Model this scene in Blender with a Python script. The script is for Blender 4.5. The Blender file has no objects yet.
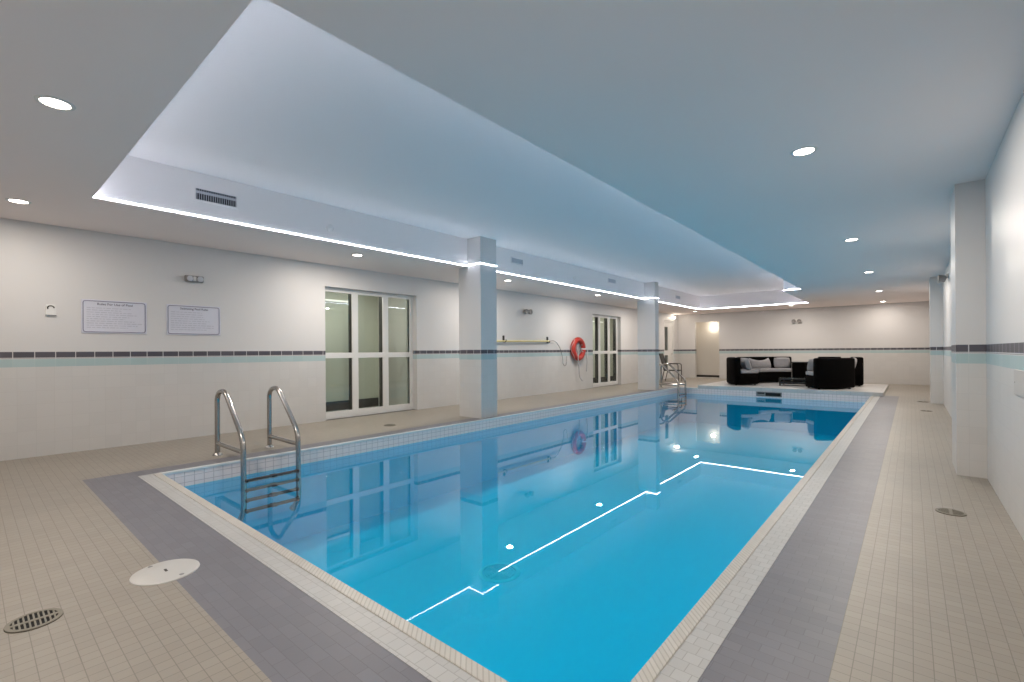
import bpy, bmesh, math, random
from mathutils import Vector, Matrix
random.seed(7)
S = bpy.context.scene
COL = S.collection

# ------------------------------------------------------------------ camera, world, exposure
TH, ROLL, PITCH, FPX = 0.7066, 0.007, 0.0008, 467.3
F0 = Vector((-math.sin(TH), math.cos(TH), 0)); R0 = Vector((math.cos(TH), math.sin(TH), 0)); Z0 = Vector((0, 0, 1))
FW = F0*math.cos(PITCH) + Z0*math.sin(PITCH); U0 = Z0*math.cos(PITCH) - F0*math.sin(PITCH)
RT = R0*math.cos(ROLL) - U0*math.sin(ROLL); UP = R0*math.sin(ROLL) + U0*math.cos(ROLL)
cam = bpy.data.cameras.new('camera'); cam.sensor_width = 36; cam.lens = FPX*36/1024
cam.shift_y = (351.1-341)/1024; cam.clip_start = 0.02
co = bpy.data.objects.new('camera', cam); COL.objects.link(co)
co.matrix_world = Matrix(((RT.x, UP.x, -FW.x, 0), (RT.y, UP.y, -FW.y, 0), (RT.z, UP.z, -FW.z, 1.2), (0, 0, 0, 1)))
S.camera = co
w = bpy.data.worlds.new('world'); S.world = w; w.use_nodes = True
w.node_tree.nodes['Background'].inputs[0].default_value = (0.02, 0.02, 0.022, 1)
S.view_settings.view_transform = 'Standard'; S.view_settings.look = 'None'
S.view_settings.gamma = 1; S.view_settings.use_curve_mapping = False
S.view_settings.exposure = 1.0
LAMP_W, STRIP_E, LENS_E = 19.0, 12.5, 9.0
LAMP_COL, STRIP_COL = (1.0, 0.905, 0.80), (0.86, 0.90, 1.0)
try:
    S.cycles.max_bounces = 14; S.cycles.diffuse_bounces = 6; S.cycles.glossy_bounces = 6
    S.cycles.transparent_max_bounces = 12; S.cycles.sample_clamp_indirect = 6
    S.cycles.caustics_reflective = False; S.cycles.caustics_refractive = False
except Exception: pass

# ------------------------------------------------------------------ dimensions
XL, XR, YN, YF, ZC, ZU = -7.83, 0.527, -1.4, 20.5, 2.755, 3.27
CX0, CX1, CXN, CY0, CYN, CYF = -6.183, -2.145, -2.59, 0.83, 14.1, 18.4      # ceiling recess
GX0, GX1, GY0, GY1 = -6.03, -0.2347, 0.724, 15.3                              # grey band
PX0, PX1, PY0 = -5.777, -0.5945, 1.0995                                       # coping outer
IX0, IX1, IY0, IY1 = -5.72, -0.766, 1.262, 14.95                              # pool opening
LIP, LIPB = .03, .002      # how far the lower ceiling edge oversails the recess sides (near and right, left and far)
ZW, ZP = -0.17, -1.08                                                         # water, pool bottom

# ------------------------------------------------------------------ materials
def mat(name):
    m = bpy.data.materials.new(name); m.use_nodes = True
    return m, m.node_tree.nodes, m.node_tree.links, m.node_tree.nodes['Principled BSDF']
def plain(name, col, rough=0.5, metal=0, noise=0.0, nscale=8, bump=0.0, spec=0.5):
    m, n, l, b = mat(name)
    b.inputs['Base Color'].default_value = (*col, 1); b.inputs['Roughness'].default_value = rough
    b.inputs['Metallic'].default_value = metal; b.inputs['Specular IOR Level'].default_value = spec
    t = n.new('ShaderNodeTexCoord'); x = n.new('ShaderNodeTexNoise'); x.inputs['Scale'].default_value = nscale
    l.new(t.outputs['Object'], x.inputs['Vector'])
    if noise:
        r = n.new('ShaderNodeMixRGB'); r.blend_type = 'MULTIPLY'
        r.inputs[1].default_value = (*col, 1)
        ra = n.new('ShaderNodeMapRange'); ra.inputs[3].default_value = 1-noise; ra.inputs[4].default_value = 1+noise
        l.new(x.outputs['Fac'], ra.inputs[0]); l.new(ra.outputs[0], r.inputs[2]); r.inputs[0].default_value = 1
        l.new(r.outputs[0], b.inputs['Base Color'])
    if bump:
        bp = n.new('ShaderNodeBump'); bp.inputs['Strength'].default_value = bump; bp.inputs['Distance'].default_value = .01
        l.new(x.outputs['Fac'], bp.inputs['Height']); l.new(bp.outputs[0], b.inputs['Normal'])
    return m
def emit(name, col, e):
    m, n, l, b = mat(name)
    b.inputs['Base Color'].default_value = (*col, 1)
    b.inputs['Emission Color'].default_value = (*col, 1); b.inputs['Emission Strength'].default_value = e
    return m
def pos_vec(n, l, a, b_):
    """vector (a, b, 0) from world position, a and b are 'x','y','z' or 'xy' sums"""
    g = n.new('ShaderNodeNewGeometry'); s = n.new('ShaderNodeSeparateXYZ'); l.new(g.outputs['Position'], s.inputs[0])
    def pick(k):
        if len(k) == 1: return s.outputs['XYZ'.index(k.upper())]
        ad = n.new('ShaderNodeMath'); ad.operation = 'ADD'
        l.new(s.outputs['XYZ'.index(k[0].upper())], ad.inputs[0]); l.new(s.outputs['XYZ'.index(k[1].upper())], ad.inputs[1])
        return ad.outputs[0]
    c = n.new('ShaderNodeCombineXYZ'); l.new(pick(a), c.inputs[0]); l.new(pick(b_), c.inputs[1])
    return c.outputs[0], s
def brick(n, l, vec, c1, c2, cm, bw, rh, mortar, offset=.5, smooth=.1):
    t = n.new('ShaderNodeTexBrick'); l.new(vec, t.inputs['Vector'])
    t.inputs['Color1'].default_value = (*c1, 1); t.inputs['Color2'].default_value = (*c2, 1); t.inputs['Mortar'].default_value = (*cm, 1)
    t.inputs['Scale'].default_value = 1; t.inputs['Brick Width'].default_value = bw; t.inputs['Row Height'].default_value = rh
    t.inputs['Mortar Size'].default_value = mortar; t.inputs['Mortar Smooth'].default_value = smooth
    t.offset = offset; t.inputs['Bias'].default_value = 0
    return t
def tiles(name, a, b_, c1, c2, cm, bw, rh, mortar, offset=.5, rough=.45, bump=.25, spec=.5):
    m, n, l, b = mat(name)
    v, _ = pos_vec(n, l, a, b_)
    t = brick(n, l, v, c1, c2, cm, bw, rh, mortar, offset)
    x = n.new('ShaderNodeTexNoise'); x.inputs['Scale'].default_value = 1.3; x.inputs['Detail'].default_value = 5
    ra = n.new('ShaderNodeMapRange'); ra.inputs[3].default_value = .9; ra.inputs[4].default_value = 1.1
    g = n.new('ShaderNodeNewGeometry'); l.new(g.outputs['Position'], x.inputs['Vector'])
    mx = n.new('ShaderNodeMixRGB'); mx.blend_type = 'MULTIPLY'; mx.inputs[0].default_value = 1
    l.new(x.outputs['Fac'], ra.inputs[0]); l.new(t.outputs['Color'], mx.inputs[1]); l.new(ra.outputs[0], mx.inputs[2])
    l.new(mx.outputs[0], b.inputs['Base Color'])
    b.inputs['Roughness'].default_value = rough; b.inputs['Specular IOR Level'].default_value = spec
    bp = n.new('ShaderNodeBump'); bp.inputs['Strength'].default_value = bump; bp.inputs['Distance'].default_value = .003; bp.invert = True
    l.new(t.outputs['Fac'], bp.inputs['Height']); l.new(bp.outputs[0], b.inputs['Normal'])
    return m
def wall_material():
    m, n, l, b = mat('white_wall_tile')
    v, s = pos_vec(n, l, 'xy', 'z')
    low = brick(n, l, v, (.62, .605, .59), (.64, .625, .61), (.58, .565, .55), .155, .155, .0016, 0)
    mp = n.new('ShaderNodeMapping'); mp.inputs['Location'].default_value = (-.139, -1.163, 0); l.new(v, mp.inputs[0])
    dark = brick(n, l, mp.outputs[0], (.085, .080, .098), (.11, .103, .122), (.62, .6, .6), .177, .5, .004, 0, .05)
    teal = brick(n, l, mp.outputs[0], (.40, .52, .53), (.44, .55, .56), (.5, .58, .57), .177, .5, .002, 0, .05)
    up = n.new('ShaderNodeTexNoise'); up.inputs['Scale'].default_value = .8
    upr = n.new('ShaderNodeMixRGB'); upr.inputs[1].default_value = (.66, .645, .64, 1); upr.inputs[2].default_value = (.69, .675, .67, 1)
    l.new(up.outputs['Fac'], upr.inputs[0])
    z = s.outputs['Z']
    def step(h):
        q = n.new('ShaderNodeMath'); q.operation = 'GREATER_THAN'; l.new(z, q.inputs[0]); q.inputs[1].default_value = h; return q.outputs[0]
    def mix(f, a, c):
        q = n.new('ShaderNodeMixRGB'); l.new(f, q.inputs[0]); l.new(a, q.inputs[1]); l.new(c, q.inputs[2]); return q.outputs[0]
    gl = n.new('ShaderNodeRGB'); gl.outputs[0].default_value = (.66, .64, .63, 1)
    c = mix(step(1.058), low.outputs['Color'], teal.outputs['Color'])
    c = mix(step(1.150), c, gl.outputs[0]); c = mix(step(1.156), c, dark.outputs['Color']); c = mix(step(1.234), c, upr.outputs[0])
    l.new(c, b.inputs['Base Color'])
    b.inputs['Roughness'].default_value = .42; b.inputs['Specular IOR Level'].default_value = .3
    return m
def pool_material():
    m, n, l, b = mat('pool_interior')
    v, s = pos_vec(n, l, 'xy', 'z')
    t = brick(n, l, v, (.88, .78, .76), (.90, .80, .78), (.6, .52, .51), .0885, .066, .0035, 0)
    q = n.new('ShaderNodeMath'); q.operation = 'GREATER_THAN'; l.new(s.outputs['Z'], q.inputs[0]); q.inputs[1].default_value = -.176
    mx = n.new('ShaderNodeMixRGB'); l.new(q.outputs[0], mx.inputs[0]); mx.inputs[1].default_value = (.010, .56, .80, 1)
    l.new(t.outputs['Color'], mx.inputs[2]); l.new(mx.outputs[0], b.inputs['Base Color'])
    b.inputs['Roughness'].default_value = .5
    return m
def water_material():
    m, n, l, b = mat('pool_water'); n.remove(b)
    out = n['Material Output']
    tr = n.new('ShaderNodeBsdfTransparent'); tr.inputs[0].default_value = (.27, .92, 1.0, 1)
    gl = n.new('ShaderNodeBsdfGlossy'); gl.inputs['Roughness'].default_value = 0.0; gl.inputs[0].default_value = (.97, .985, 1, 1)
    lw = n.new('ShaderNodeLayerWeight'); lw.inputs['Blend'].default_value = .5
    p = n.new('ShaderNodeMath'); p.operation = 'POWER'; l.new(lw.outputs['Facing'], p.inputs[0]); p.inputs[1].default_value = 5
    mr = n.new('ShaderNodeMapRange'); mr.inputs[3].default_value = .02; mr.inputs[4].default_value = 1; l.new(p.outputs[0], mr.inputs[0])
    x = n.new('ShaderNodeTexNoise'); x.inputs['Scale'].default_value = 1.6; x.inputs['Detail'].default_value = 2
    g = n.new('ShaderNodeNewGeometry'); l.new(g.outputs['Position'], x.inputs['Vector'])
    bp = n.new('ShaderNodeBump'); bp.inputs['Strength'].default_value = .004; bp.inputs['Distance'].default_value = .01
    l.new(x.outputs['Fac'], bp.inputs['Height']); l.new(bp.outputs[0], gl.inputs['Normal'])
    mx = n.new('ShaderNodeMixShader'); l.new(mr.outputs[0], mx.inputs[0]); l.new(tr.outputs[0], mx.inputs[1]); l.new(gl.outputs[0], mx.inputs[2])
    l.new(mx.outputs[0], out.inputs['Surface'])
    return m
def glass_material():
    m, n, l, b = mat('clear_glass'); n.remove(b)
    out = n['Material Output']
    tr = n.new('ShaderNodeBsdfTransparent'); tr.inputs[0].default_value = (.86, .90, .88, 1)
    gl = n.new('ShaderNodeBsdfGlossy'); gl.inputs['Roughness'].default_value = 0.0
    lw = n.new('ShaderNodeLayerWeight'); p = n.new('ShaderNodeMath'); p.operation = 'POWER'
    l.new(lw.outputs['Facing'], p.inputs[0]); p.inputs[1].default_value = 5
    mr = n.new('ShaderNodeMapRange'); mr.inputs[3].default_value = .06; mr.inputs[4].default_value = 1; l.new(p.outputs[0], mr.inputs[0])
    mx = n.new('ShaderNodeMixShader'); l.new(mr.outputs[0], mx.inputs[0]); l.new(tr.outputs[0], mx.inputs[1]); l.new(gl.outputs[0], mx.inputs[2])
    l.new(mx.outputs[0], out.inputs['Surface'])
    return m
def wicker_material():
    m, n, l, b = mat('dark_wicker')
    t = n.new('ShaderNodeTexCoord'); s = n.new('ShaderNodeSeparateXYZ'); l.new(t.outputs['Object'], s.inputs[0])
    wv = n.new('ShaderNodeTexWave'); wv.bands_direction = 'Z'; wv.inputs['Scale'].default_value = 22; wv.inputs['Distortion'].default_value = .6
    l.new(t.outputs['Object'], wv.inputs['Vector'])
    r = n.new('ShaderNodeMixRGB'); r.inputs[1].default_value = (.0015, .0013, .0015, 1); r.inputs[2].default_value = (.006, .0052, .005, 1)
    l.new(wv.outputs['Fac'], r.inputs[0]); l.new(r.outputs[0], b.inputs['Base Color'])
    b.inputs['Roughness'].default_value = .7; b.inputs['Specular IOR Level'].default_value = .03
    bp = n.new('ShaderNodeBump'); bp.inputs['Strength'].default_value = .4; bp.inputs['Distance'].default_value = .006
    l.new(wv.outputs['Fac'], bp.inputs['Height']); l.new(bp.outputs[0], b.inputs['Normal'])
    return m

M = dict(
    wall=wall_material(), pool=pool_material(), water=water_material(), glass=glass_material(), wicker=wicker_material(),
    beige=tiles('beige_floor_tile', 'x', 'y', (.305, .272, .23), (.33, .295, .25), (.205, .18, .15), .0585, .0585, .0016, 0, .42),
    grey=tiles('grey_floor_tile', 'x', 'y', (.17, .166, .188), (.19, .187, .21), (.145, .14, .158), .117, .0585, .0016, .5, .42),
    coping=tiles('pale_coping_tile', 'x', 'y', (.47, .465, .455), (.51, .505, .495), (.36, .355, .34), .062, .062, .0018, .5, .4),
    lip=tiles('ribbed_lip_tile', 'xy', 'z', (.56, .53, .485), (.60, .57, .525), (.46, .43, .385), .03, .5, .004, 0, .4, .8),
    platform=tiles('white_platform_tile', 'x', 'y', (.58, .565, .555), (.61, .595, .58), (.46, .44, .43), .3, .3, .003, 0, .35),
    ceiling=plain('painted_ceiling', (.95, .85, .82), .75, noise=.02, nscale=.7),
    recess=plain('painted_recess', (.86, .825, .825), .7, noise=.015, nscale=.7),
    white=plain('white_paint', (.78, .77, .75), .4, noise=.02),
    plastic=plain('white_plastic', (.74, .74, .73), .35, noise=.02),
    lid=plain('lid_plastic', (.55, .535, .515), .35, noise=.03),
    hatch=plain('hatch_paint', (.55, .53, .51), .4, noise=.02),
    cream=plain('corridor_paint', (.72, .725, .62), .6, noise=.03, nscale=1),
    beigewall=plain('corridor_beige_paint', (.70, .67, .62), .6, noise=.03, nscale=1),
    black=plain('black_rubber', (.012, .012, .013), .5, noise=.1),
    bronze=plain('dark_bronze', (.028, .025, .023), .5, metal=0, noise=.1),
    steel=plain('brushed_steel', (.46, .44, .42), .24, metal=1, noise=.05, nscale=30),
    grate=plain('cast_grate', (.23, .21, .17), .5, metal=.4, noise=.2, nscale=25),
    hole=plain('drain_shadow', (.006, .006, .006), .8, noise=.1),
    cushion=plain('grey_cushion', (.39, .375, .38), .85, noise=.12, nscale=40, bump=.3),
    pillow=plain('pale_grey_pillow', (.40, .38, .385), .9, noise=.15, nscale=30, bump=.4),
    darkpillow=plain('black_pillow', (.012, .011, .012), .85, noise=.2, nscale=30),
    orange=plain('orange_buoy', (.47, .035, .025), .4, noise=.08, nscale=5),
    tape=plain('white_tape', (.72, .72, .74), .5, noise=.05),
    rope=plain('grey_rope', (.44, .43, .44), .8, noise=.3, nscale=60),
    yellow=plain('yellow_pole', (.72, .62, .28), .4, noise=.05),
    signface=plain('sign_face', (.66, .66, .74), .35, noise=.02),
    signborder=plain('sign_border', (.22, .21, .30), .4, noise=.05),
    signtext=plain('sign_text', (.16, .15, .20), .5, noise=.05),
    signline=plain('sign_small_text', (.52, .52, .59), .5, noise=.1),
    table=plain('black_table_frame', (.01, .01, .011), .35, noise=.1),
    vent=plain('vent_fin', (.55, .56, .61), .4, noise=.05),
    ventdark=plain('vent_throat', (.02, .022, .035), .7, noise=.1),
    lens=emit('lamp_lens', LAMP_COL, LENS_E),
    globe=emit('globe_lamp', (1.0, .92, .78), 4.5),
    tube=emit('added_tube_glow', (1.0, .98, .92), .35),
    strip=emit('led_strip', STRIP_COL, STRIP_E),
    greytrim=plain('grey_emergency_case', (.26, .25, .245), .45, noise=.05),
    chrome=plain('chrome_reflector', (.75, .75, .75), .12, metal=1, noise=.02),
    drainwhite=plain('pale_drain', (.05, .62, .80), .5, noise=.05),
)

# ------------------------------------------------------------------ mesh helpers
class MB:
    def __init__(s): s.bm = bmesh.new()
    def box(s, x0, x1, y0, y1, z0, z1, bev=0):
        r = bmesh.ops.create_cube(s.bm, size=1)['verts']
        for v in r:
            v.co = Vector((x0 if v.co.x < 0 else x1, y0 if v.co.y < 0 else y1, z0 if v.co.z < 0 else z1))
        if bev:
            es = list({e for v in r for e in v.link_edges})
            bmesh.ops.bevel(s.bm, geom=es, offset=bev, segments=2, affect='EDGES', profile=.5)
        return s
    def tube(s, pts, r, seg=10, caps=True):
        pts = [Vector(p) for p in pts]; rad = r if isinstance(r, (list, tuple)) else [r]*len(pts)
        rings = []; up = None
        for i, p in enumerate(pts):
            t = (pts[min(i+1, len(pts)-1)] - pts[max(i-1, 0)]).normalized()
            if up is None:
                up = Vector((0, 0, 1)) if abs(t.z) < .9 else Vector((1, 0, 0))
            a = (up - t*up.dot(t)).normalized(); up = a; b = t.cross(a)
            rings.append([s.bm.verts.new(p + (a*math.cos(k*2*math.pi/seg) + b*math.sin(k*2*math.pi/seg))*rad[i]) for k in range(seg)])
        for A, B in zip(rings, rings[1:]):
            for k in range(seg): s.bm.faces.new((A[k], A[(k+1) % seg], B[(k+1) % seg], B[k]))
        if caps:
            s.bm.faces.new(rings[0][::-1]); s.bm.faces.new(rings[-1])
        return s
    def loop(s, pts, r, seg=10):
        pts = [Vector(p) for p in pts]; n = len(pts); c = sum(pts, Vector())/n; rings = []
        for i, p in enumerate(pts):
            t = (pts[(i+1) % n]-pts[i-1]).normalized(); a = (p-c).normalized(); a = (a-t*a.dot(t)).normalized(); b = t.cross(a)
            rings.append([s.bm.verts.new(p+(a*math.cos(k*2*math.pi/seg)+b*math.sin(k*2*math.pi/seg))*r) for k in range(seg)])
        for i in range(n):
            A, B = rings[i], rings[(i+1) % n]
            for k in range(seg): s.bm.faces.new((A[k], A[(k+1) % seg], B[(k+1) % seg], B[k]))
        return s
    def lathe(s, prof, seg=40, c=(0, 0, 0), axis='z'):
        c = Vector(c); rings = []
        for r, h in prof:
            if r < 1e-6: rings.append([s.bm.verts.new(c+s._ax(0, 0, h, axis))]); continue
            rings.append([s.bm.verts.new(c+s._ax(r*math.cos(k*2*math.pi/seg), r*math.sin(k*2*math.pi/seg), h, axis)) for k in range(seg)])
        for A, B in zip(rings, rings[1:]):
            for k in range(seg):
                a0, a1 = A[k % len(A)], A[(k+1) % len(A)]; b0, b1 = B[k % len(B)], B[(k+1) % len(B)]
                f = [a0, a1, b1, b0]; f = [v for i, v in enumerate(f) if v not in f[:i]]
                if len(f) > 2: s.bm.faces.new(f)
        return s
    @staticmethod
    def _ax(a, b, h, axis): return Vector((a, b, h)) if axis == 'z' else (Vector((h, a, b)) if axis == 'x' else Vector((b, h, a)))
    def arc(s, r0, r1, a0, a1, z0, z1, n=14, bev=0):
        """annular sector block; angles in degrees"""
        A = [math.radians(a0+(a1-a0)*i/n) for i in range(n+1)]
        rows = [[s.bm.verts.new((r*math.cos(a), r*math.sin(a), z)) for r, z in ((r0, z0), (r1, z0), (r1, z1), (r0, z1))] for a in A]
        fs = []
        for P, Q in zip(rows, rows[1:]):
            for k in range(4): fs.append(s.bm.faces.new((P[k], P[(k+1) % 4], Q[(k+1) % 4], Q[k])))
        fs.append(s.bm.faces.new(rows[0][::-1])); fs.append(s.bm.faces.new(rows[-1]))
        if bev:
            es = set()
            for P, Q in zip(rows, rows[1:]):
                for k in (2, 3): es.add(s.bm.edges.get((P[k], Q[k])))
                for k in (0, 1): es.add(s.bm.edges.get((P[k], Q[k])))
            for P in (rows[0], rows[-1]):
                for k in range(4): es.add(s.bm.edges.get((P[k], P[(k+1) % 4])))
            bmesh.ops.bevel(s.bm, geom=list(es), offset=bev, segments=3, affect='EDGES', profile=.5)
        return s
    def poly(s, pts, flip=False):
        vs = [s.bm.verts.new(p) for p in pts]; s.bm.faces.new(vs[::-1] if flip else vs); return s
    def build(s, name, m, parent=None, smooth=False, loc=None, rotz=0):
        bmesh.ops.recalc_face_normals(s.bm, faces=s.bm.faces[:])
        me = bpy.data.meshes.new(name); s.bm.to_mesh(me); s.bm.free()
        me.materials.append(m)
        if smooth:
            for p in me.polygons: p.use_smooth = True
            try: me.set_sharp_from_angle(angle=math.radians(40))
            except Exception: pass
        o = bpy.data.objects.new(name, me); COL.objects.link(o)
        if parent: o.parent = parent
        if loc: o.location = loc
        if rotz: o.rotation_euler.z = rotz
        return o
def path(pts, rad, n=6):
    """polyline with rounded corners"""
    pts = [Vector(p) for p in pts]; out = [pts[0]]
    for i in range(1, len(pts)-1):
        p = pts[i]; r = rad[i-1] if isinstance(rad, (list, tuple)) else rad
        a = (pts[i-1]-p); b = (pts[i+1]-p); d = min(r, a.length*.48, b.length*.48)
        A = p+a.normalized()*d; B = p+b.normalized()*d
        for k in range(n+1):
            t = k/n; out.append(A*(1-t)**2 + p*2*t*(1-t) + B*t*t)
    out.append(pts[-1]); return out
def empty(name, loc, label=None, cat=None, group=None, rotz=0, kind=None):
    o = bpy.data.objects.new(name, None); o.empty_display_size = .1; COL.objects.link(o); o.location = loc; o.rotation_euler.z = rotz
    return tag(o, label, cat, group, kind)
def tag(o, label=None, cat=None, group=None, kind=None):
    if label: o['label'] = label
    if cat: o['category'] = cat
    if group: o['group'] = group
    if kind: o['kind'] = kind
    return o
def struct(o, label, cat):
    return tag(o, label, cat, kind='structure')
def copy_tree(o, parent=None):
    c = o.copy(); COL.objects.link(c)
    if parent: c.parent = parent
    for ch in list(o.children): copy_tree(ch, c)
    return c
def ring_boxes(b, ox0, ox1, oy0, oy1, ix0, ix1, iy0, iy1, z0, z1):
    b.box(ox0, ix0, oy0, oy1, z0, z1); b.box(ix1, ox1, oy0, oy1, z0, z1)
    if iy0 > oy0: b.box(ix0, ix1, oy0, iy0, z0, z1)
    if iy1 < oy1: b.box(ix0, ix1, iy1, oy1, z0, z1)
    return b

# ------------------------------------------------------------------ room shell
b = ring_boxes(MB(), XL-.05, XR+.05, YN-.05, YF+.05, GX0, GX1, GY0, GY1, -.12, 0)
struct(b.build('floor', M['beige']), 'beige mosaic tile pool deck floor running around the pool', 'floor')
b = ring_boxes(MB(), GX0, GX1, GY0, GY1, PX0, PX1, PY0, GY1, -.12, 0)
b.box(PX0, PX1, IY1+.16, GY1, -.12, 0)
struct(b.build('floor_border', M['grey']), 'grey tile band in the deck around the pool edge', 'floor')
b = MB()
LW = .05
b.box(PX0, IX0-.02, PY0, IY1, -.1, .002)
b.box(IX0-.02, PX1, PY0, IY0-LW, -.1, .002)
b.box(IX1+LW, PX1, IY0-LW, IY1, -.1, .002)
b.box(PX0, PX1, IY1+.012, IY1+.16, -.1, .002)
trim1 = b.build('trim_1', M['coping']); struct(trim1, 'pale square tile coping around the pool rim', 'pool coping')
b = MB()
b.box(IX0, IX1+LW, IY0-LW, IY0+.012, -.045, .008, .006)
b.box(IX1-.012, IX1+LW, IY0-LW, IY1, -.045, .008, .006)
struct(b.build('trim_2', M['lip']), 'ribbed cream finger grip tile along the near and right pool edge', 'pool edge tile')
b = MB()
b.box(IX0-.02, IX0+.012, IY0, IY1, -.022, .008, .006)
b.box(IX0, -5.1, IY1-.012, IY1+.012, -.022, .008, .006)
struct(b.build('trim_3', M['plastic']), 'thin white bullnose edge along the left side of the pool', 'pool edge tile')
# pool basin
b = MB()
for q in ([(IX0, IY0, 0), (IX0, IY1, 0), (IX0, IY1, ZP), (IX0, IY0, ZP)], [(IX1, IY0, 0), (IX1, IY1, 0), (IX1, IY1, ZP), (IX1, IY0, ZP)],
          [(IX0, IY0, 0), (IX1, IY0, 0), (IX1, IY0, ZP), (IX0, IY0, ZP)], [(IX0, IY1, 0), (IX1, IY1, 0), (IX1, IY1, ZP), (IX0, IY1, ZP)],
          [(IX0, IY0, ZP), (IX1, IY0, ZP), (IX1, IY1, ZP), (IX0, IY1, ZP)]): b.poly(q)
bmesh.ops.remove_doubles(b.bm, verts=b.bm.verts, dist=.001)
struct(b.build('pool_shell', M['pool']), 'sunken blue pool shell with a band of white tiles at the waterline', 'pool')
b = MB(); b.poly([(IX0, IY0, ZW), (IX1, IY0, ZW), (IX1, IY1, ZW), (IX0, IY1, ZW)])
tag(b.build('pool_water', M['water']), 'still bright blue water filling the indoor swimming pool', 'water', kind='stuff')
# raised platform at the far end
b = MB(); b.box(-5.1, -.53, IY1, 18.5, 0, .1, .006)
struct(b.build('platform', M['platform']), 'low white tiled platform at the far end of the pool', 'platform')

def wall_with_holes(axis_x, x0, x1, y0, y1, z1, holes):
    """wall along y (x0..x1 thick) with holes [(a, b, top)]"""
    m = MB(); cur = y0
    def bx(a, c, za, zb):
        if c-a > 1e-4: m.box(x0, x1, a, c, za, zb) if axis_x else m.box(a, c, x0, x1, za, zb)
    for a, c, t in holes:
        bx(cur, a, 0, z1); bx(a, c, t, z1); cur = c
    bx(cur, y1, 0, z1); return m
W1, W2, D1 = (4.12, 6.12, 2.375), (13.2, 15.13, 2.40), (18.95, 20.03, 2.46)
struct(wall_with_holes(True, XL-.2, XL, YN-.2, YF+.2, 3.4, [W1, W2, D1]).build('wall_left', M['wall']), 'long white tiled left wall with a purple and teal tile border', 'wall')
struct(wall_with_holes(False, YF, YF+.15, XL-.2, XR+.2, 3.4, [(-7.09, -6.1, 2.4)]).build('wall_far', M['wall']), 'white far wall behind the black sofas', 'wall')
struct(MB().box(XR, XR+.2, YN-.2, YF+.2, 0, 3.4).build('wall_right', M['wall']), 'white right wall close to the camera with a purple and teal tile border', 'wall')
struct(MB().box(XL-.2, XR+.2, YN-.2, YN, 0, 3.4).build('wall_near', M['wall']), 'white wall behind the viewpoint', 'wall')
# ceilings: lower ceiling with an L shaped opening, recess sides and upper slab
b = MB(); zt = ZC+.010
b.box(XL, XR, YN, CY0, ZC, zt); b.box(XL, CX0, CY0, CYF, ZC, zt); b.box(CX1, XR, CY0, CYN, ZC, zt); b.box(CXN, XR, CYN, CYF, ZC, zt); b.box(XL, XR, CYF, YF, ZC, zt)
struct(b.build('ceiling', M['ceiling']), 'pale grey lower ceiling around the lit recess', 'ceiling')
b = MB()
k, j = LIP, LIPB; zb = ZC+.010
b.box(CX0-.04-j, CX0-j, CY0-.04-k, CYF+.04+j, zb, ZU); b.box(CX0-j, CX1+.04+k, CY0-.04-k, CY0-k, zb, ZU)
b.box(CX1+k, CX1+.04+k, CY0-k, CYN+j, zb, ZU); b.box(CXN+k, CX1+.04+k, CYN+j, CYN+.04+j, zb, ZU); b.box(CXN+k, CXN+.04+k, CYN+.04+j, CYF+j, zb, ZU)
b.box(CX0-j, CXN+k, CYF+j, CYF+.04+j, zb, ZU); b.box(CX0-.04-j, CX1+.04+k, CY0-.04-k, CYF+.04+j, ZU, ZU+.05)
struct(b.build('ceiling_recess', M['recess']), 'raised white ceiling panel with upright sides over the pool', 'ceiling')
# columns
for nm, x0, x1, y0, y1, lab in (('column_1', -6.42, -5.85, 6.0, 6.42, 'white square pillar with tile border beside the large sliding window'),
                                ('column_2', -6.42, -5.85, 13.5, 13.76, 'white square pillar near the far end of the left pool side'),
                                ('column_3', .3245, XR+.02, 6.1, 6.75, 'shallow white pillar on the right wall, nearest the camera'),
                                ('column_4', .3245, XR+.02, 13.7, 14.3, 'shallow white pillar on the right wall, farther from the camera')):
    struct(MB().box(x0, x1, y0, y1, 0, ZU if x1 < -1 else ZC).build(nm, M['wall']), lab, 'pillar')
# corridor behind the left windows, corridor behind the far doorway
b = MB(); b.box(-9.25, -9.1, 2.6, 17.2, 0, 2.75)
struct(b.build('wall_corridor', M['cream']), 'pale green corridor wall seen through the left windows', 'wall')
b = MB(); b.box(-9.1, XL-.2, 6.02, 6.14, 0, 2.75); b.box(-9.1, XL-.2, 2.6, 2.7, 0, 2.75); b.box(-9.1, XL-.2, 17.1, 17.2, 0, 2.75); b.box(-9.1, XL-.2, 12.4, 12.5, 0, 2.75)
struct(b.build('wall_corridor_cross', M['beigewall']), 'beige cross wall in the corridor behind the first window', 'wall')
b = MB(); b.box(-9.25, XL-.2, 2.6, 17.2, -.1, 0); b.box(-7.5, -5.9, YF+.15, 21.8, -.1, 0); b.box(-9.25, XL-.2, 18.6, 20.4, -.1, 0)
b.box(-7.09, -6.1, YF, YF+.15, -.1, 0)
struct(b.build('floor_corridor', M['platform']), 'pale corridor floor behind the windows and the far doorway', 'floor')
b = MB(); b.box(-9.25, XL-.2, 2.6, 17.2, 2.6, 2.75); b.box(-7.5, -5.9, YF+.15, 21.8, 2.6, 2.7); b.box(-9.25, XL-.2, 18.6, 20.4, 2.6, 2.7)
struct(b.build('ceiling_corridor', M['ceiling']), 'white corridor ceiling behind the windows', 'ceiling')
b = MB(); b.box(-9.1, -9.085, 2.7, 6.02, 0, .19); b.box(-9.1, -9.085, 12.5, 17.1, 0, .19)
struct(b.build('baseboard_corridor', M['black']), 'black baseboard of the corridor behind the windows', 'baseboard')
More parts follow.
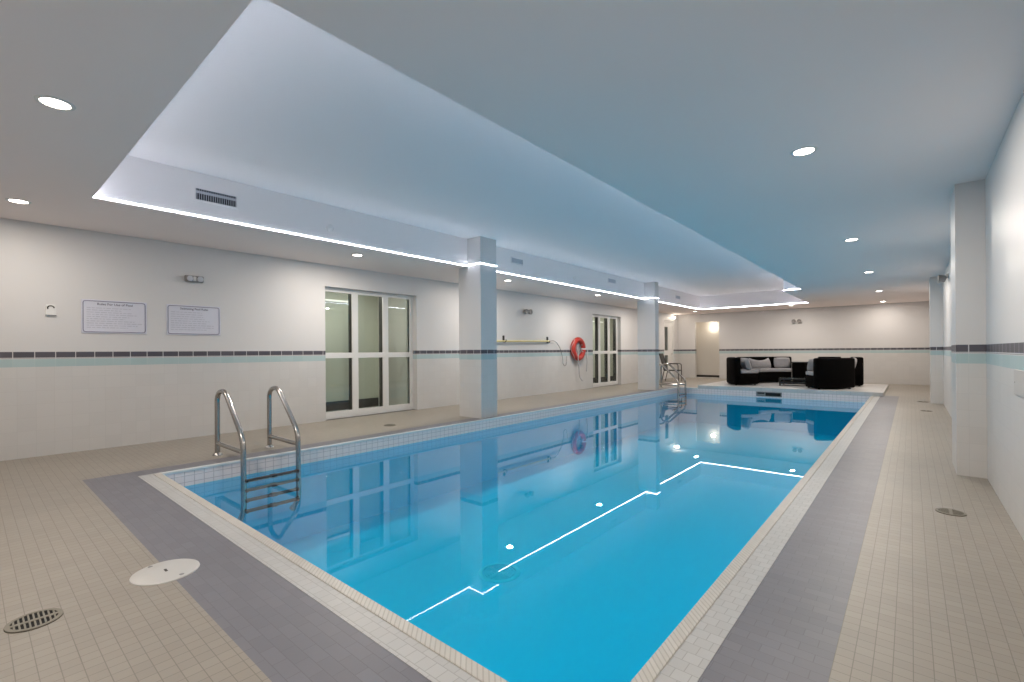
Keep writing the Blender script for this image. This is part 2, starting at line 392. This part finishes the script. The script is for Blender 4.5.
b = MB(); b.box(-7.5, -5.9, 21.5, 21.6, 0, 2.7); b.box(-7.5, -7.4, YF+.15, 21.5, 0, 2.7); b.box(-6.0, -5.9, YF+.15, 21.5, 0, 2.7)
struct(b.build('wall_passage', M['beigewall']), 'beige wall of the passage beyond the far doorway', 'wall')
struct(MB().box(-7.4, -6.0, 21.485, 21.5, 0, .09).build('baseboard_passage', M['bronze']), 'dark baseboard in the passage beyond the far doorway', 'baseboard')
b = MB(); b.box(-9.25, -9.15, 18.6, 20.4, 0, 2.7); b.box(-9.25, XL-.2, 18.6, 18.7, 0, 2.7); b.box(-9.25, XL-.2, 20.3, 20.4, 0, 2.7)
struct(b.build('wall_side_room', M['beigewall']), 'beige wall behind the far left glazed door', 'wall')

# glazed sliding windows in the left wall
def window(name, hole, stiles, lab):
    y0, y1, t = hole; xf = XL-.15
    r = empty(name, (xf, y0, 0)); struct(r, lab, 'window')
    f = MB(); k = MB(); tr = MB(); L = y1-y0
    ss = [(0, .05)] + stiles + [(L-.075, L)]
    for a, c in ss:
        f.box(-.012, .02, a, c, 0, t, .004)
        k.box(-.13, -.0125, a+.008, c-.004, .05, t-.03)  # shade of the inner profile put into the dark colour, with black gaskets
    f.box(-.012, .018, .05, L-.075, 0, .13, .004); f.box(-.012, .018, .05, L-.075, t-.075, t, .004)
    tr.box(-.012, .024, .05, L-.075, 1.10, 1.20, .004)
    f.build('frame', M['white'], r); k.build('dark_inner_frame', M['bronze'], r); tr.build('transom', M['white'], r)
    g = MB(); ed = [ss[i][1] for i in range(len(ss)-1)]; st = [ss[i][0] for i in range(1, len(ss))]
    for a, c in zip(ed, st):
        for z0, z1 in ((.13, 1.10), (1.20, t-.075)):
            gb = MB().box(-.036, -.03, a-.004, c+.004, z0-.01, z1+.01); gb.build('pane', M['glass'], r)
    return r
window('window_1', W1, [(.60, .725), (1.27, 1.395)], 'large white framed six pane sliding window nearest on the left wall')
window('window_2', W2, [(.60, .725), (1.245, 1.37)], 'white framed six pane sliding window beyond the red ring buoy')
# far left door
y0, y1, t = D1
r = struct(empty('door_1', (XL-.06, y0, 0)), 'white door with two narrow glass lights on the left wall near the far corner', 'door')
f = MB(); f.box(-.05, .03, 0, .06, 0, t, .004); f.box(-.05, .03, 1.02, 1.08, 0, t, .004); f.box(-.05, .03, .06, 1.02, t-.06, t, .004); f.build('frame', M['white'], r)
f = MB(); f.box(-.04, 0, .06, .2, 0, t-.06); f.box(-.04, 0, .55, 1.02, 0, t-.06); f.box(-.04, 0, .2, .55, 0, .45); f.box(-.04, 0, .2, .55, 1.0, 1.2); f.box(-.04, 0, .2, .55, 2.2, t-.06)
leaf = f.build('door_leaf', M['white'], r)
for z0, z1 in ((.45, 1.0), (1.2, 2.2)): MB().box(-.024, -.016, .195, .555, z0-.005, z1+.005).build('pane', M['glass'], r)
h = MB(); h.tube([(0, .93, 1.05), (.045, .93, 1.05), (.045, .82, 1.05)], .01, 8); h.build('handle', M['steel'], leaf, True)
# ------------------------------------------------------------------ lamps
def area_lamp(name, loc, size, power, col, parent, spread=math.pi):
    d = bpy.data.lights.new(name, 'AREA'); d.shape = 'DISK'; d.size = size; d.energy = power; d.color = col; d.spread = spread
    o = bpy.data.objects.new(name, d); COL.objects.link(o); o.parent = parent; o.location = loc
    return o
def downlight(x, y, label, k=1.0):
    r = empty('recessed_downlight', (x, y, ZC), label, 'ceiling light', 'recessed downlights in the lower ceiling')
    if downlight.proto is None:
        MB().lathe([(.066, .004), (.072, -.006), (.088, -.006), (.094, -.001), (.094, .004)], 36).build('trim_ring', M['plastic'], r, True)
        MB().lathe([(0, -.003), (.067, -.003), (.067, .004), (0, .004)], 36).build('lens', M['lens'], r, True)
        downlight.proto = r
    else:
        for ch in downlight.proto.children:
            if ch.type == 'MESH': c = ch.copy(); COL.objects.link(c); c.parent = r
    area_lamp('downlight_lamp', (0, 0, -.02), .12, LAMP_W*k, LAMP_COL, r)
    return r
downlight.proto = None
for x, y, lab, *k in ((-.63, 4.28, 'bright downlight on the right side of the ceiling, nearest to the camera'),
                  (-.63, 8.18, 'second downlight from the camera along the right side of the ceiling'),
                  (-.635, 11.87, 'third downlight from the camera along the right side of the ceiling'),
                  (-.64, 15.95, 'fourth downlight from the camera along the right side of the ceiling'),
                  (-.69, 19.6, 'last downlight on the right, closest to the far wall', .5),
                  (-4.01, .37, 'large oval looking downlight by the near edge of the ceiling recess'),
                  (-6.85, .36, 'downlight at the left edge of the picture above the wall switch', .45),
                  (-6.70, 4.07, 'downlight in the left soffit above the large sliding window'),
                  (-6.70, 7.73, 'downlight in the left soffit just past the nearer pillar'),
                  (-6.62, 11.45, 'downlight in the left soffit above the red ring buoy'),
                  (-6.57, 15.2, 'downlight in the left soffit just past the farther pillar'),
                  (-6.59, 19.06, 'downlight in the far left corner above the open doorway', .6),
                  (-3.21, 18.96, 'downlight under the far recess edge above the back of the sofas'),
                  (-.63, .36, 'unseen downlight added to light the near right corner of the deck')):  # last one is out of view, continues the right row, added for light
    downlight(x, y, lab, *k)
# LED strip along the lower edge of the recess, wrapping the two pillars
b = MB(); sh, st = .013, .005; k, j = LIP, LIPB
def sx(x, y0, y1, d, z=ZC+.012): b.box(min(x, x+d*st), max(x, x+d*st), y0, y1, z, z+sh)
def sy(y, x0, x1, d, z=ZC+.012): b.box(x0, x1, min(y, y+d*st), max(y, y+d*st), z, z+sh)
ZK = ZC+.045
sx(CX0-j, CY0-k, 6.0, 1); sx(CX0-j, 6.42, 13.5, 1); sx(CX0-j, 13.76, CYF+j, 1)
for ya, yb in ((6.0, 6.42), (13.5, 13.76)):
    sy(ya, CX0-j, -5.85+st, -1, ZK-.02); sx(-5.85, ya-st, yb+st, 1, ZK-.02); sy(yb, CX0-j, -5.85+st, 1, ZK-.02)
sy(CY0-k, CX0-j, CX1+k, 1); sx(CX1+k, CY0-k, CYN+j, -1); sy(CYN+j, CXN+k, CX1+k, -1); sx(CXN+k, CYN+j-st, CYF+j, -1); sy(CYF+j, CX0-j, CXN+k, -1)
tag(b.build('led_strip', M['strip']), 'continuous white LED strip along the lower edge of the ceiling recess', 'light strip')

# globe lamps, and added corridor tubes with unseen area lamps
def globe(x, y, z, axis, d, lab, pw):
    r = empty('wall_lamp', (x, y, z), lab, 'wall lamp')
    if axis == 'x':
        MB().lathe([(0, 0), (.07, 0), (.07, .02*d), (.03, .035*d), (0, .035*d)], 24, axis='x').build('base', M['white'], r, True)
        c = (.09*d, 0, 0)
    else:
        MB().lathe([(0, 0), (.07, 0), (.07, .02*d), (.03, .035*d), (0, .035*d)], 24, axis='y').build('base', M['white'], r, True)
        c = (0, .09*d, 0)
    MB().lathe([(.052*math.sin(math.pi*i/12), -.052*math.cos(math.pi*i/12)) for i in range(13)], 24, c).build('globe', M['globe'], r, True)
    d_ = bpy.data.lights.new('globe_lamp', 'POINT'); d_.energy = pw; d_.color = (1, .9, .74); d_.shadow_soft_size = .08
    o = bpy.data.objects.new('globe_lamp', d_); COL.objects.link(o); o.parent = r; o.location = Vector(c)*2.2
globe(XL, 19.85, 2.60, 'x', 1, 'small glowing globe lamp above the door in the far left corner', 1.5)
globe(-6.62, 21.5, 2.22, 'y', -1, 'small glowing lamp on the passage wall inside the far doorway', 3.5)
def tube(x, y0, y1, z, lab, pw):
    r = empty('added_tube_light', (x, (y0+y1)/2, z), lab, 'corridor light', 'added tube lights in the corridor'); L = (y1-y0)/2
    MB().box(0, .05, -L, L, -.025, .03, .006).build('housing', M['white'], r)
    MB().tube([(.07, -L+.03, 0), (.07, L-.03, 0)], .022, 12).build('tube', M['tube'], r, True)
    d_ = bpy.data.lights.new('added_tube_glow', 'AREA'); d_.shape = 'RECTANGLE'; d_.size = .3; d_.size_y = 2*L; d_.energy = pw; d_.color = (1, .97, .88)
    o = bpy.data.objects.new('added_tube_glow', d_); COL.objects.link(o); o.parent = r; o.location = (.80, 0, .28)  # unseen lamp near the ceiling, added to light the corridor
tube(-9.1, 4.35, 5.45, 2.27, 'slim tube added for a reflected streak behind the nearest window', 6)  # dim tube stands in for a streak reflected in the glass
tube(-9.1, 14.0, 16.0, 2.3, 'slim tube added to light the corridor behind the farther window', 10)

# ------------------------------------------------------------------ pool ladders
def ladder():
    r = empty('pool_ladder', (-6.2, 2.235, 0), 'chrome pool ladder with four dark treads at the near left corner', 'ladder', 'pool ladders')
    for s, w_ in ((-1, .295), (1, .295)):
        y = s*w_
        p = path([(-.05, y, 0), (-.05, y, .735), (.20, y, .775), (.735, y, .275), (.75, y, -.50), (.60, y, -.64)], [.16, .10, .12, .10], 8)
        rail = MB().tube(p, .028, 14).build('rail', M['steel'], r, True)
        MB().tube([(-.05, y, .14), (.73, y, .135)], .025, 12).build('brace', M['steel'], rail, True)
        MB().lathe([(.028, .03), (.05, .012), (.055, .001), (.028, .001)], 24, (-.05, y, 0)).build('floor_flange', M['steel'], rail, True)
        MB().lathe([(0, -.02), (.034, -.02), (.034, .01), (0, .01)], 16, (.6, y, -.64), 'x').build('wall_bumper', M['steel'], rail, True)
    for z in (-.175, -.275, -.385, -.50):
        t = MB().box(.725, .785, -.28, .28, z-.012, z+.012, .005).build('tread', M['bronze'], r)
        for ya, yb in ((-.285, -.262), (.262, .285), (-.02, .04)): MB().box(.72, .79, ya, yb, z-.016, z+.016, .004).build('tread_clamp', M['black'], t)
    return r
l1 = ladder()
l2 = copy_tree(l1); l2.location = (-6.14, 14.42, 0); l2['label'] = 'chrome pool ladder beyond the farther pillar at the far left corner'

# ------------------------------------------------------------------ wall items
def sign(y0, y1, z0, z1, lab, title, nlines):
    r = empty('rules_sign', (XL, (y0+y1)/2, (z0+z1)/2), lab, 'sign'); L, H = (y1-y0)/2, (z1-z0)/2
    MB().box(0, .010, -L, L, -H, H, .003).build('board', M['signface'], r)
    f = MB(); e = .012; iy, iz = L-.018, H-.018
    f.loop(path([(.011, -iy, 0), (.011, -iy, iz), (.011, iy, iz), (.011, iy, -iz), (.011, -iy, -iz), (.011, -iy, -.001)], .03, 5)[:-1], .0045, 6)
    f.build('border_line', M['signborder'], r)
    c = bpy.data.curves.new('title', 'FONT'); c.body = title; c.size = .040; c.align_x = 'CENTER'; c.align_y = 'CENTER'; c.extrude = .0006; c.offset = .0006
    c.materials.append(M['signtext'])
    tmp = bpy.data.objects.new('title', c); COL.objects.link(tmp); bpy.context.view_layer.update()
    me = bpy.data.meshes.new_from_object(tmp.evaluated_get(bpy.context.evaluated_depsgraph_get())); bpy.data.objects.remove(tmp)
    o = bpy.data.objects.new('title', me); COL.objects.link(o); o.parent = r; o.location = (.0112, 0, H-.055); o.rotation_euler = (math.pi/2, 0, math.pi/2)
    t = MB(); rnd = random.Random(int(y0*10))
    for i in range(nlines):
        z = H-.105-i*(2*H-.15)/nlines; y = -L+.05; end = -L+.05+(2*L-.1)*rnd.uniform(.6, 1.0)
        while y < end:
            wl = rnd.uniform(.02, .07); t.box(.010, .0112, y, min(y+wl, end), z-.005, z+.005); y += wl+.010
    t.build('small_print', M['signline'], r)
sign(.94, 1.595, 1.467, 1.892, 'larger white notice board with dark rounded border, left of the two on the wall', 'Rules For Use of Pool', 10)
sign(1.813, 2.477, 1.465, 1.892, 'white notice board under the emergency light, right of the two on the wall', 'Swimming Pool Rules', 9)

def emergency(loc, rotz, lab, heads=False):
    r = empty('emergency_light', loc, lab, 'emergency light', 'emergency lights', rotz)
    r.scale = (1.35,)*3 if heads else (1,)*3
    if not heads:
        MB().box(0, .055, -.115, .115, -.045, .045, .012).build('case', M['greytrim'], r)
        for s in (-1, 1):
            MB().lathe([(0, .0), (.034, 0), (.038, .03), (.030, .034), (0, .028)], 20, (.05, s*.062, -.002), 'x').build('lamp_head', M['vent'], r, True)
        MB().box(.05, .062, -.018, .018, -.03, .03, .003).build('badge', M['white'], r)
    else:
        MB().box(0, .03, -.05, .05, -.015, .045, .008).build('case', M['white'], r)
        for s in (-1, 1):
            MB().lathe([(0, 0), (.035, 0), (.052, .07), (.046, .075), (0, .055)], 20, (.03, s*.065, -.02), 'x').build('lamp_head', M['greytrim'], r, True)
            MB().tube([(.02, s*.03, 0), (.035, s*.065, -.02)], .012, 8).build('bracket', M['greytrim'], r, True)
emergency((XL, 2.14, 2.27), 0, 'grey emergency light box above the second notice board')
emergency((XL, 9.72, 2.278), 0, 'twin head emergency light on the left wall above the yellow pole', True)
emergency((-3.28, YF, 2.30), -math.pi/2, 'twin head emergency light on the far wall above the sofas', True)
emergency((XR, 11.6, 2.5), math.pi, 'twin head emergency light high on the right wall between the pillars', True)
# thermostat with hook
r = empty('wall_switch', (XL, .672, 1.74), 'small white wall switch plate with a dark curved hook left of the notice boards', 'switch')
MB().box(0, .012, -.045, .045, -.065, .06, .004).build('plate', M['plastic'], r)
MB().tube([(.014, .028*math.cos(a), .018+.028*math.sin(a)) for a in [math.pi*(.0+i/10*1.15) for i in range(11)]], .006, 8).build('hook', M['bronze'], r, True)
MB().box(0, .02, -.047, .047, -.075, -.064, .002).build('lower_ledge', M['greytrim'], r)
# access panel on right wall
r = empty('wall_hatch', (XR, 4.2, .9775), 'small white cover plate on the right wall by the picture edge', 'cover plate')
MB().box(-.009, 0, -.32, .32, -.083, .083, .003).build('plate', M['hatch'], r)
for yy in (-.28, .28): MB().lathe([(0, -.012), (.007, -.011), (.008, -.008), (0, -.008)], 10, (0, yy, 0), 'x').build('screw', M['hatch'], r, True)

# vents and detectors on the recess side
def vent(y0, y1, z0, z1, lab, dark):
    r = empty('air_vent', (CX0-LIPB, (y0+y1)/2, (z0+z1)/2), lab, 'vent', 'air vents in the recess side'); L, H = (y1-y0)/2, (z1-z0)/2
    f = MB(); f.box(0, .012, -L-.02, L+.02, H, H+.02, .002); f.box(0, .012, -L-.02, L+.02, -H-.02, -H, .002); f.box(0, .012, -L-.02, -L, -H, H, .002); f.box(0, .012, L, L+.02, -H, H, .002)
    f.build('frame', M['recess'], r)
    MB().box(-.001, .002, -L, L, -H, H).build('throat', M['ventdark'] if dark else M['vent'], r)
    k = MB(); n_ = 18 if dark else 8
    for i in range(n_):
        y = -L+2*L*(i+.5)/n_; k.box(.002, .009, y-.0022, y+.0022, -H, H)
    k.box(.0015, .003, -L, L, H*.15, H*.62)
    k.build('fins', M['vent'], r)
vent(1.715, 2.135, 2.962, 3.088, 'dark finned air vent on the recess side, nearest and largest', True)
vent(7.25, 7.6, 3.02, 3.115, 'grey air vent on the recess side just past the nearer pillar', False)
vent(11.25, 11.65, 3.05, 3.15, 'grey air vent on the recess side before the farther pillar', False)
vent(16.0, 16.4, 3.0, 3.10, 'grey air vent on the recess side past the farther pillar', False)
def detector(y, z, lab):
    r = empty('sprinkler_head', (CX0-LIPB, y, z), lab, 'sprinkler', 'sprinklers on the recess side')
    MB().lathe([(0, 0), (.05, 0), (.052, .012), (.03, .022), (.012, .03), (0, .03)], 24, axis='x').build('escutcheon', M['recess'], r, True)
    MB().lathe([(.008, .03), (.008, .05), (.022, .054), (.022, .057), (0, .058)], 16, axis='x').build('nozzle', M['recess'], r, True)
detector(3.33, 2.95, 'small white sprinkler head on the recess side above the large window')
detector(9.6, 2.96, 'small white sprinkler head on the recess side between the two pillars')

# ring buoy
r = empty('ring_buoy', (XL+.085, 12.2, 1.262), 'orange red ring buoy with rope hanging on the left wall', 'life ring')
N = 40; pts = [(0, .285*math.cos(2*math.pi*i/N), .285*math.sin(2*math.pi*i/N)) for i in range(N)]
MB().loop(pts, .078, 16).build('ring', M['orange'], r, True)
for a0 in (0, 90, 180, 270):
    MB().tube([(0, .285*math.cos(math.radians(a0+d)), .285*math.sin(math.radians(a0+d))) for d in (-5, -2.5, 0, 2.5, 5)], .080, 16, False).build('band', M['tape'] if a0 == 0 else M['orange'], r, True)
MB().loop([(.03*math.cos(i*math.pi/4), .36*math.cos(2*math.pi*i/N), .36*math.sin(2*math.pi*i/N)) for i in range(N)], .008, 8).build('grab_line', M['rope'], r, True)
r = empty('rope_bracket', (XL, 12.25, 1.28), 'white wall bracket holding a coiled rope inside the ring buoy', 'bracket')
MB().box(0, .05, -.06, .06, -.13, .13, .01).build('plate', M['tape'], r)
MB().tube(path([(.03, 0, .08), (.19, 0, .08), (.19, 0, .13)], .03), .012, 8).build('peg', M['steel'], r, True)
for k, (dy, zs) in enumerate(((-.09, 1), (.02, 1))):
    MB().loop([(.075+.015*k, dy*.5+.075*math.cos(i*math.pi/10), -.03+.12*math.sin(i*math.pi/10)) for i in range(20)], .010, 8).build('rope_coil', M['rope'], r, True)
def hang(pts, n_=40, rr=.014):
    P = path(pts, .2, 8); m = MB(); m.tube(P, rr, 8); return m
o = hang([(.10, -.1, -.06), (.17, -.2, -.28), (.16, -.14, -.55), (.15, -.1, -.88), (.13, .1, -1.0)]).build('rope', M['rope'], r, True)
o = hang([(.10, .1, -.06), (.17, .28, -.2), (.16, .33, -.42), (.15, .30, -.72)]).build('rope', M['rope'], r, True)
o = hang([(.1, .12, .0), (.12, .40, .02), (.12, .43, -.1), (.12, .43, -.3)], rr=.008).build('rope', M['tape'], r, True)
# rescue hook pole
r = empty('rescue_pole', (XL+.06, 9.6, 1.475), 'long yellow rescue pole with a hook, held on the left wall', 'pole')
MB().tube([(0, -1.35, -.02), (0, 1.15, .01)], .021, 12).build('shaft', M['yellow'], r, True)
hk = path([(0, 1.12, .01), (0, 1.42, .03), (0, 1.68, -.2), (0, 1.80, -.5), (0, 1.80, -.62)], .22, 8)
MB().tube(hk, .008, 8).build('hook', M['steel'], r, True)
MB().tube(path([(0, 1.80, -.62), (0, 1.86, -.72), (0, 1.98, -.68), (0, 2.0, -.42)], .08, 6), .008, 8).build('hook_tip', M['steel'], r, True)
for y in (8.83, 10.7):
    q = empty('pole_clip', (XL, y, 1.475), 'dark wall clip carrying the %s end of the yellow rescue pole' % ('pillar' if y < 9.5 else 'hook'), 'clip', 'pole clips')
    MB().box(0, .03, -.025, .025, -.04, .13, .004).build('plate', M['bronze'], q)
    MB().tube(path([(.015, 0, -.035), (.07, 0, -.035), (.1, 0, -.02), (.1, 0, .03)], .02), .010, 8).build('hook', M['bronze'], q, True)

# ------------------------------------------------------------------ floor fittings
def drain(x, y, rad, lab, rows=2):
    r = empty('floor_drain', (x, y, 0), lab, 'drain', 'round floor drains')
    MB().lathe([(0, .0015), (rad, .0015), (rad, -.004), (0, -.004)], 40).build('throat', M['hole'], r)
    g = MB(); g.lathe([(rad*.82, .002), (rad*.82, .006), (rad*.99, .006), (rad, .003), (rad, .0015), (rad*.82, .002)], 40)
    n_ = 10
    r.rotation_euler.z = math.pi/2
    for i in range(n_+1):
        x_ = -rad*.85+rad*1.7*i/n_; h_ = math.sqrt(max((rad*.85)**2-x_*x_, 0)); g.box(x_-.0032, x_+.0032, -h_, h_, .002, .0055)
    for yy in (-.33, 0, .33): 
        if yy == 0 or rows > 2: g.box(-math.sqrt((rad*.85)**2-(yy*rad)**2), math.sqrt((rad*.85)**2-(yy*rad)**2), yy*rad-.010, yy*rad+.010, .002, .0058)
    g.box(-rad*.85, rad*.85, rad*.62, rad*.72, .002, .0055) if False else None
    g.build('grate', M['grate'], r)
drain(-3.015, .20, .095, 'round bronze floor drain at the lower left corner of the deck')
drain(.215, 4.68, .085, 'round floor drain on the right deck nearest the camera, by the pillar')
drain(-6.53, 4.54, .10, 'round floor drain on the left deck in front of the large window')
drain(.22, 12.0, .09, 'small round floor drain far along the right deck, nearer of the far pair')
drain(.2, 14.0, .10, 'small round floor drain farthest along the right deck')
r = empty('deck_hatch', (-3.125, .714, 0), 'white round access lid set between the beige and grey floor tiles', 'lid')
MB().lathe([(0, .010), (.147, .009), (.155, .005), (.157, 0), (0, 0)], 48).build('cover', M['lid'], r, True)
for a in (20, 200): MB().lathe([(0, .0115), (.010, .011), (.012, .009), (0, .009)], 12, ((.128)*math.cos(math.radians(a)), .128*math.sin(math.radians(a)), 0)).build('screw', M['greytrim'], r, True)
MB().box(-.018, .018, -.006, .006, .0095, .0115).build('finger_slot', M['bronze'], r)
for y, lab in ((3.57, 'pale round drain grate on the pool bottom, nearer the camera'), (8.31, 'pale round drain grate on the pool bottom, farther from the camera')):
    r = empty('pool_drain', (-3.24, y, ZP), lab, 'pool drain', 'pool bottom drains')
    MB().lathe([(.17, .001), (.17, .012), (.20, .012), (.215, .004), (.215, .001)], 40).build('rim', M['drainwhite'], r, True)
    g = MB(); 
    for k in range(1, 6): g.lathe([(.028*k, .004), (.028*k, .010), (.028*k+.015, .010), (.028*k+.015, .004)], 32)
    g.box(-.17, .17, -.008, .008, .004, .009); g.box(-.008, .008, -.17, .17, .004, .009)
    g.build('grate', M['drainwhite'], r)
# skimmer in the far pool wall
r = empty('pool_skimmer', (-3.1, IY1, -.085), 'dark skimmer mouth in the far pool wall under the sofas', 'skimmer')
f = MB(); f.box(-.33, .33, -.012, -.001, .05, .075, .002); f.box(-.33, .33, -.012, -.001, -.06, -.04, .002); f.box(-.33, -.30, -.012, -.001, -.04, .05, .002); f.box(.30, .33, -.012, -.001, -.04, .05, .002); f.box(-.115, -.09, -.012, -.001, -.04, .05, .002)
f.build('frame', M['greytrim'], r)
MB().box(-.30, .30, -.004, -.002, -.04, .05).build('mouth', M['hole'], r)
MB().box(-.30, -.115, -.010, -.004, -.035, .01, .002).build('weir_flap', M['greytrim'], r)

# ------------------------------------------------------------------ sofas
CXS, CYS, ZS = -2.85, 16.75, .1
def sofa(a0, a1, lab, c=(-2.85, 16.75)):
    r = empty('curved_sofa', (c[0], c[1], ZS), lab, 'sofa', 'black curved sofa sections')
    MB().arc(.92, 1.66, a0, a1, .03, .36, bev=.02).build('base', M['wicker'], r, True)
    bk = MB(); bk.arc(1.48, 1.70, a0, a1, .03, .86, bev=.05).build('backrest', M['wicker'], r, True)
    MB().arc(.90, 1.475, a0+.6, a1-.6, .365, .47, bev=.03).build('seat_cushion', M['cushion'], r, True)
    for a in (a0+4, a1-4):
        for rr in (1.0, 1.6):
            MB().box(-.025, .025, -.025, .025, 0, .04).build('foot', M['black'], r, loc=(rr*math.cos(math.radians(a)), rr*math.sin(math.radians(a)), 0))
    return r
sofa(176, 226, 'black curved sofa section on the left with grey seat cushion', (-2.97, 16.69))
sofa(99, 172, 'black curved sofa section at the back left with a long slumped pillow')
sofa(-63, -21, 'black curved sofa section on the right, its tall back towards the camera', (-2.75, 16.6))
sofa(-3, 28, 'black sofa section behind the right one, only its rounded back edge showing', (-2.76, 17.1))
r = empty('corner_table', (CXS, CYS, ZS), 'low black wicker corner table between the back sofa sections', 'table')
MB().arc(1.0, 1.66, 77, 98.3, .03, .66, bev=.02).build('body', M['wicker'], r, True)
MB().arc(.98, 1.68, 76.5, 98.6, .66, .69, bev=.008).build('top', M['table'], r, True)
sofa(45, 70, 'black curved sofa section at the back right beside the corner table')
def pillow(rad, ang, z, w_, h_, lab, m, tilt=18, turn=0, thick=.16, sag=0):
    mb = MB(); n_ = 12; g = []
    for side in (1, -1):
        rows = []
        for i in range(n_+1):
            row = []
            for j in range(n_+1):
                u, v = i/n_*2-1, j/n_*2-1
                puff = max((1-u**4)*(1-v**4), 0)**.5
                c = 1-.10*(u*u*v*v)
                row.append(mb.bm.verts.new((side*thick/2*puff, u*w_/2*c, v*h_/2*c - sag*(1-u*u)*(v+1)/2)))
            rows.append(row)
        for i in range(n_):
            for j in range(n_): mb.bm.faces.new((rows[i][j], rows[i+1][j], rows[i+1][j+1], rows[i][j+1]))
    bmesh.ops.remove_doubles(mb.bm, verts=mb.bm.verts, dist=.0005)
    o = mb.build('throw_pillow', m, smooth=True)
    a = math.radians(ang)
    o.location = (CXS+rad*math.cos(a), CYS+rad*math.sin(a), ZS+z)
    o.rotation_euler = (0, math.radians(tilt), a+math.radians(turn))
    return tag(o, lab, 'pillow', 'pillows on the sofas')
pillow(1.33, 214, .66, .52, .40, 'pale grey pillow leaning at the open end of the left sofa', M['pillow'], 18)
pillow(1.34, 186, .66, .56, .39, 'pale grey pillow on the left sofa behind the black pillow', M['pillow'], 18)
pillow(1.16, 190, .61, .36, .28, 'small black pillow in front of a grey one on the left sofa', M['darkpillow'], 14, 0, .13)
pillow(1.32, 143, .66, .84, .40, 'wide slumped pale grey pillow on the back left sofa', M['pillow'], 20, 0, .17, .12)
pillow(1.33, 111, .655, .5, .38, 'pale grey pillow on the back sofa beside the corner table', M['pillow'], 18)
pillow(1.22, -50, .65, .5, .38, 'pale grey pillow standing at the near end of the right sofa', M['pillow'], 16)
pillow(1.58, 15.7, .66, .46, .40, 'grey pillow showing in the gap between the two right sofa sections', M['cushion'], 14)
r = empty('coffee_table', (-2.70, 16.45, ZS), 'low black coffee table with glass top in front of the sofas', 'coffee table')
MB().box(-.38, .38, -.3, .3, .18, .235, .006).build('frame', M['table'], r)
MB().box(-.36, .36, -.28, .28, .237, .247, .003).build('glass_top', M['glass'], r)
MB().box(-.34, .34, -.26, .26, .05, .12, .004).build('shelf', M['table'], r)
for x in (-.35, .35):
    for y in (-.27, .27): MB().box(x-.022, x+.022, y-.022, y+.022, 0, .182, .003).build('leg', M['table'], r)

# ------------------------------------------------------------------ patio chair
r = empty('patio_armchair', (-6.98, 17.72, 0), 'dark patio armchair standing by the left wall behind the far ladder', 'chair', rotz=math.radians(8))
q = MB().box(-.24, .26, -.25, .25, .41, .45, .015); q.build('seat', M['black'], r)
q = MB(); P = [(-.24, .44), (-.30, .62), (-.37, .86), (-.43, 1.06)]
for (xa, za), (xb, zb) in zip(P, P[1:]):
    vs = [(xa, -.24, za), (xa, .24, za), (xb, .24, zb), (xb, -.24, zb), (xa-.025, -.24, za-.005), (xa-.025, .24, za-.005), (xb-.025, .24, zb-.005), (xb-.025, -.24, zb-.005)]
    V = [q.bm.verts.new(v) for v in vs]
    for f in ((0, 1, 2, 3), (7, 6, 5, 4), (0, 4, 5, 1), (2, 6, 7, 3), (1, 5, 6, 2), (3, 7, 4, 0)): q.bm.faces.new([V[i] for i in f])
q.build('backrest', M['black'], r)
for s in (-1, 1):
    y = s*.27
    MB().tube(path([(.27, y, 0), (.25, y, .66), (.18, y, .69), (-.33, y, .68)], .06), .016, 10).build('armrest', M['bronze'], r, True)
    MB().tube(path([(-.36, y, 0), (-.26, y, .43), (-.45, y, 1.08)], .06), .016, 10).build('leg', M['bronze'], r, True)
    MB().tube([(-.26, y, .43), (.26, y, .43)], .014, 8).build('seat_rail', M['bronze'], r, True)
MB().tube([(.26, -.27, .425), (.26, .27, .425)], .014, 8).build('front_rail', M['bronze'], r, True)
MB().tube([(-.45, -.27, 1.07), (-.45, .27, 1.07)], .014, 8).build('top_rail', M['bronze'], r, True)
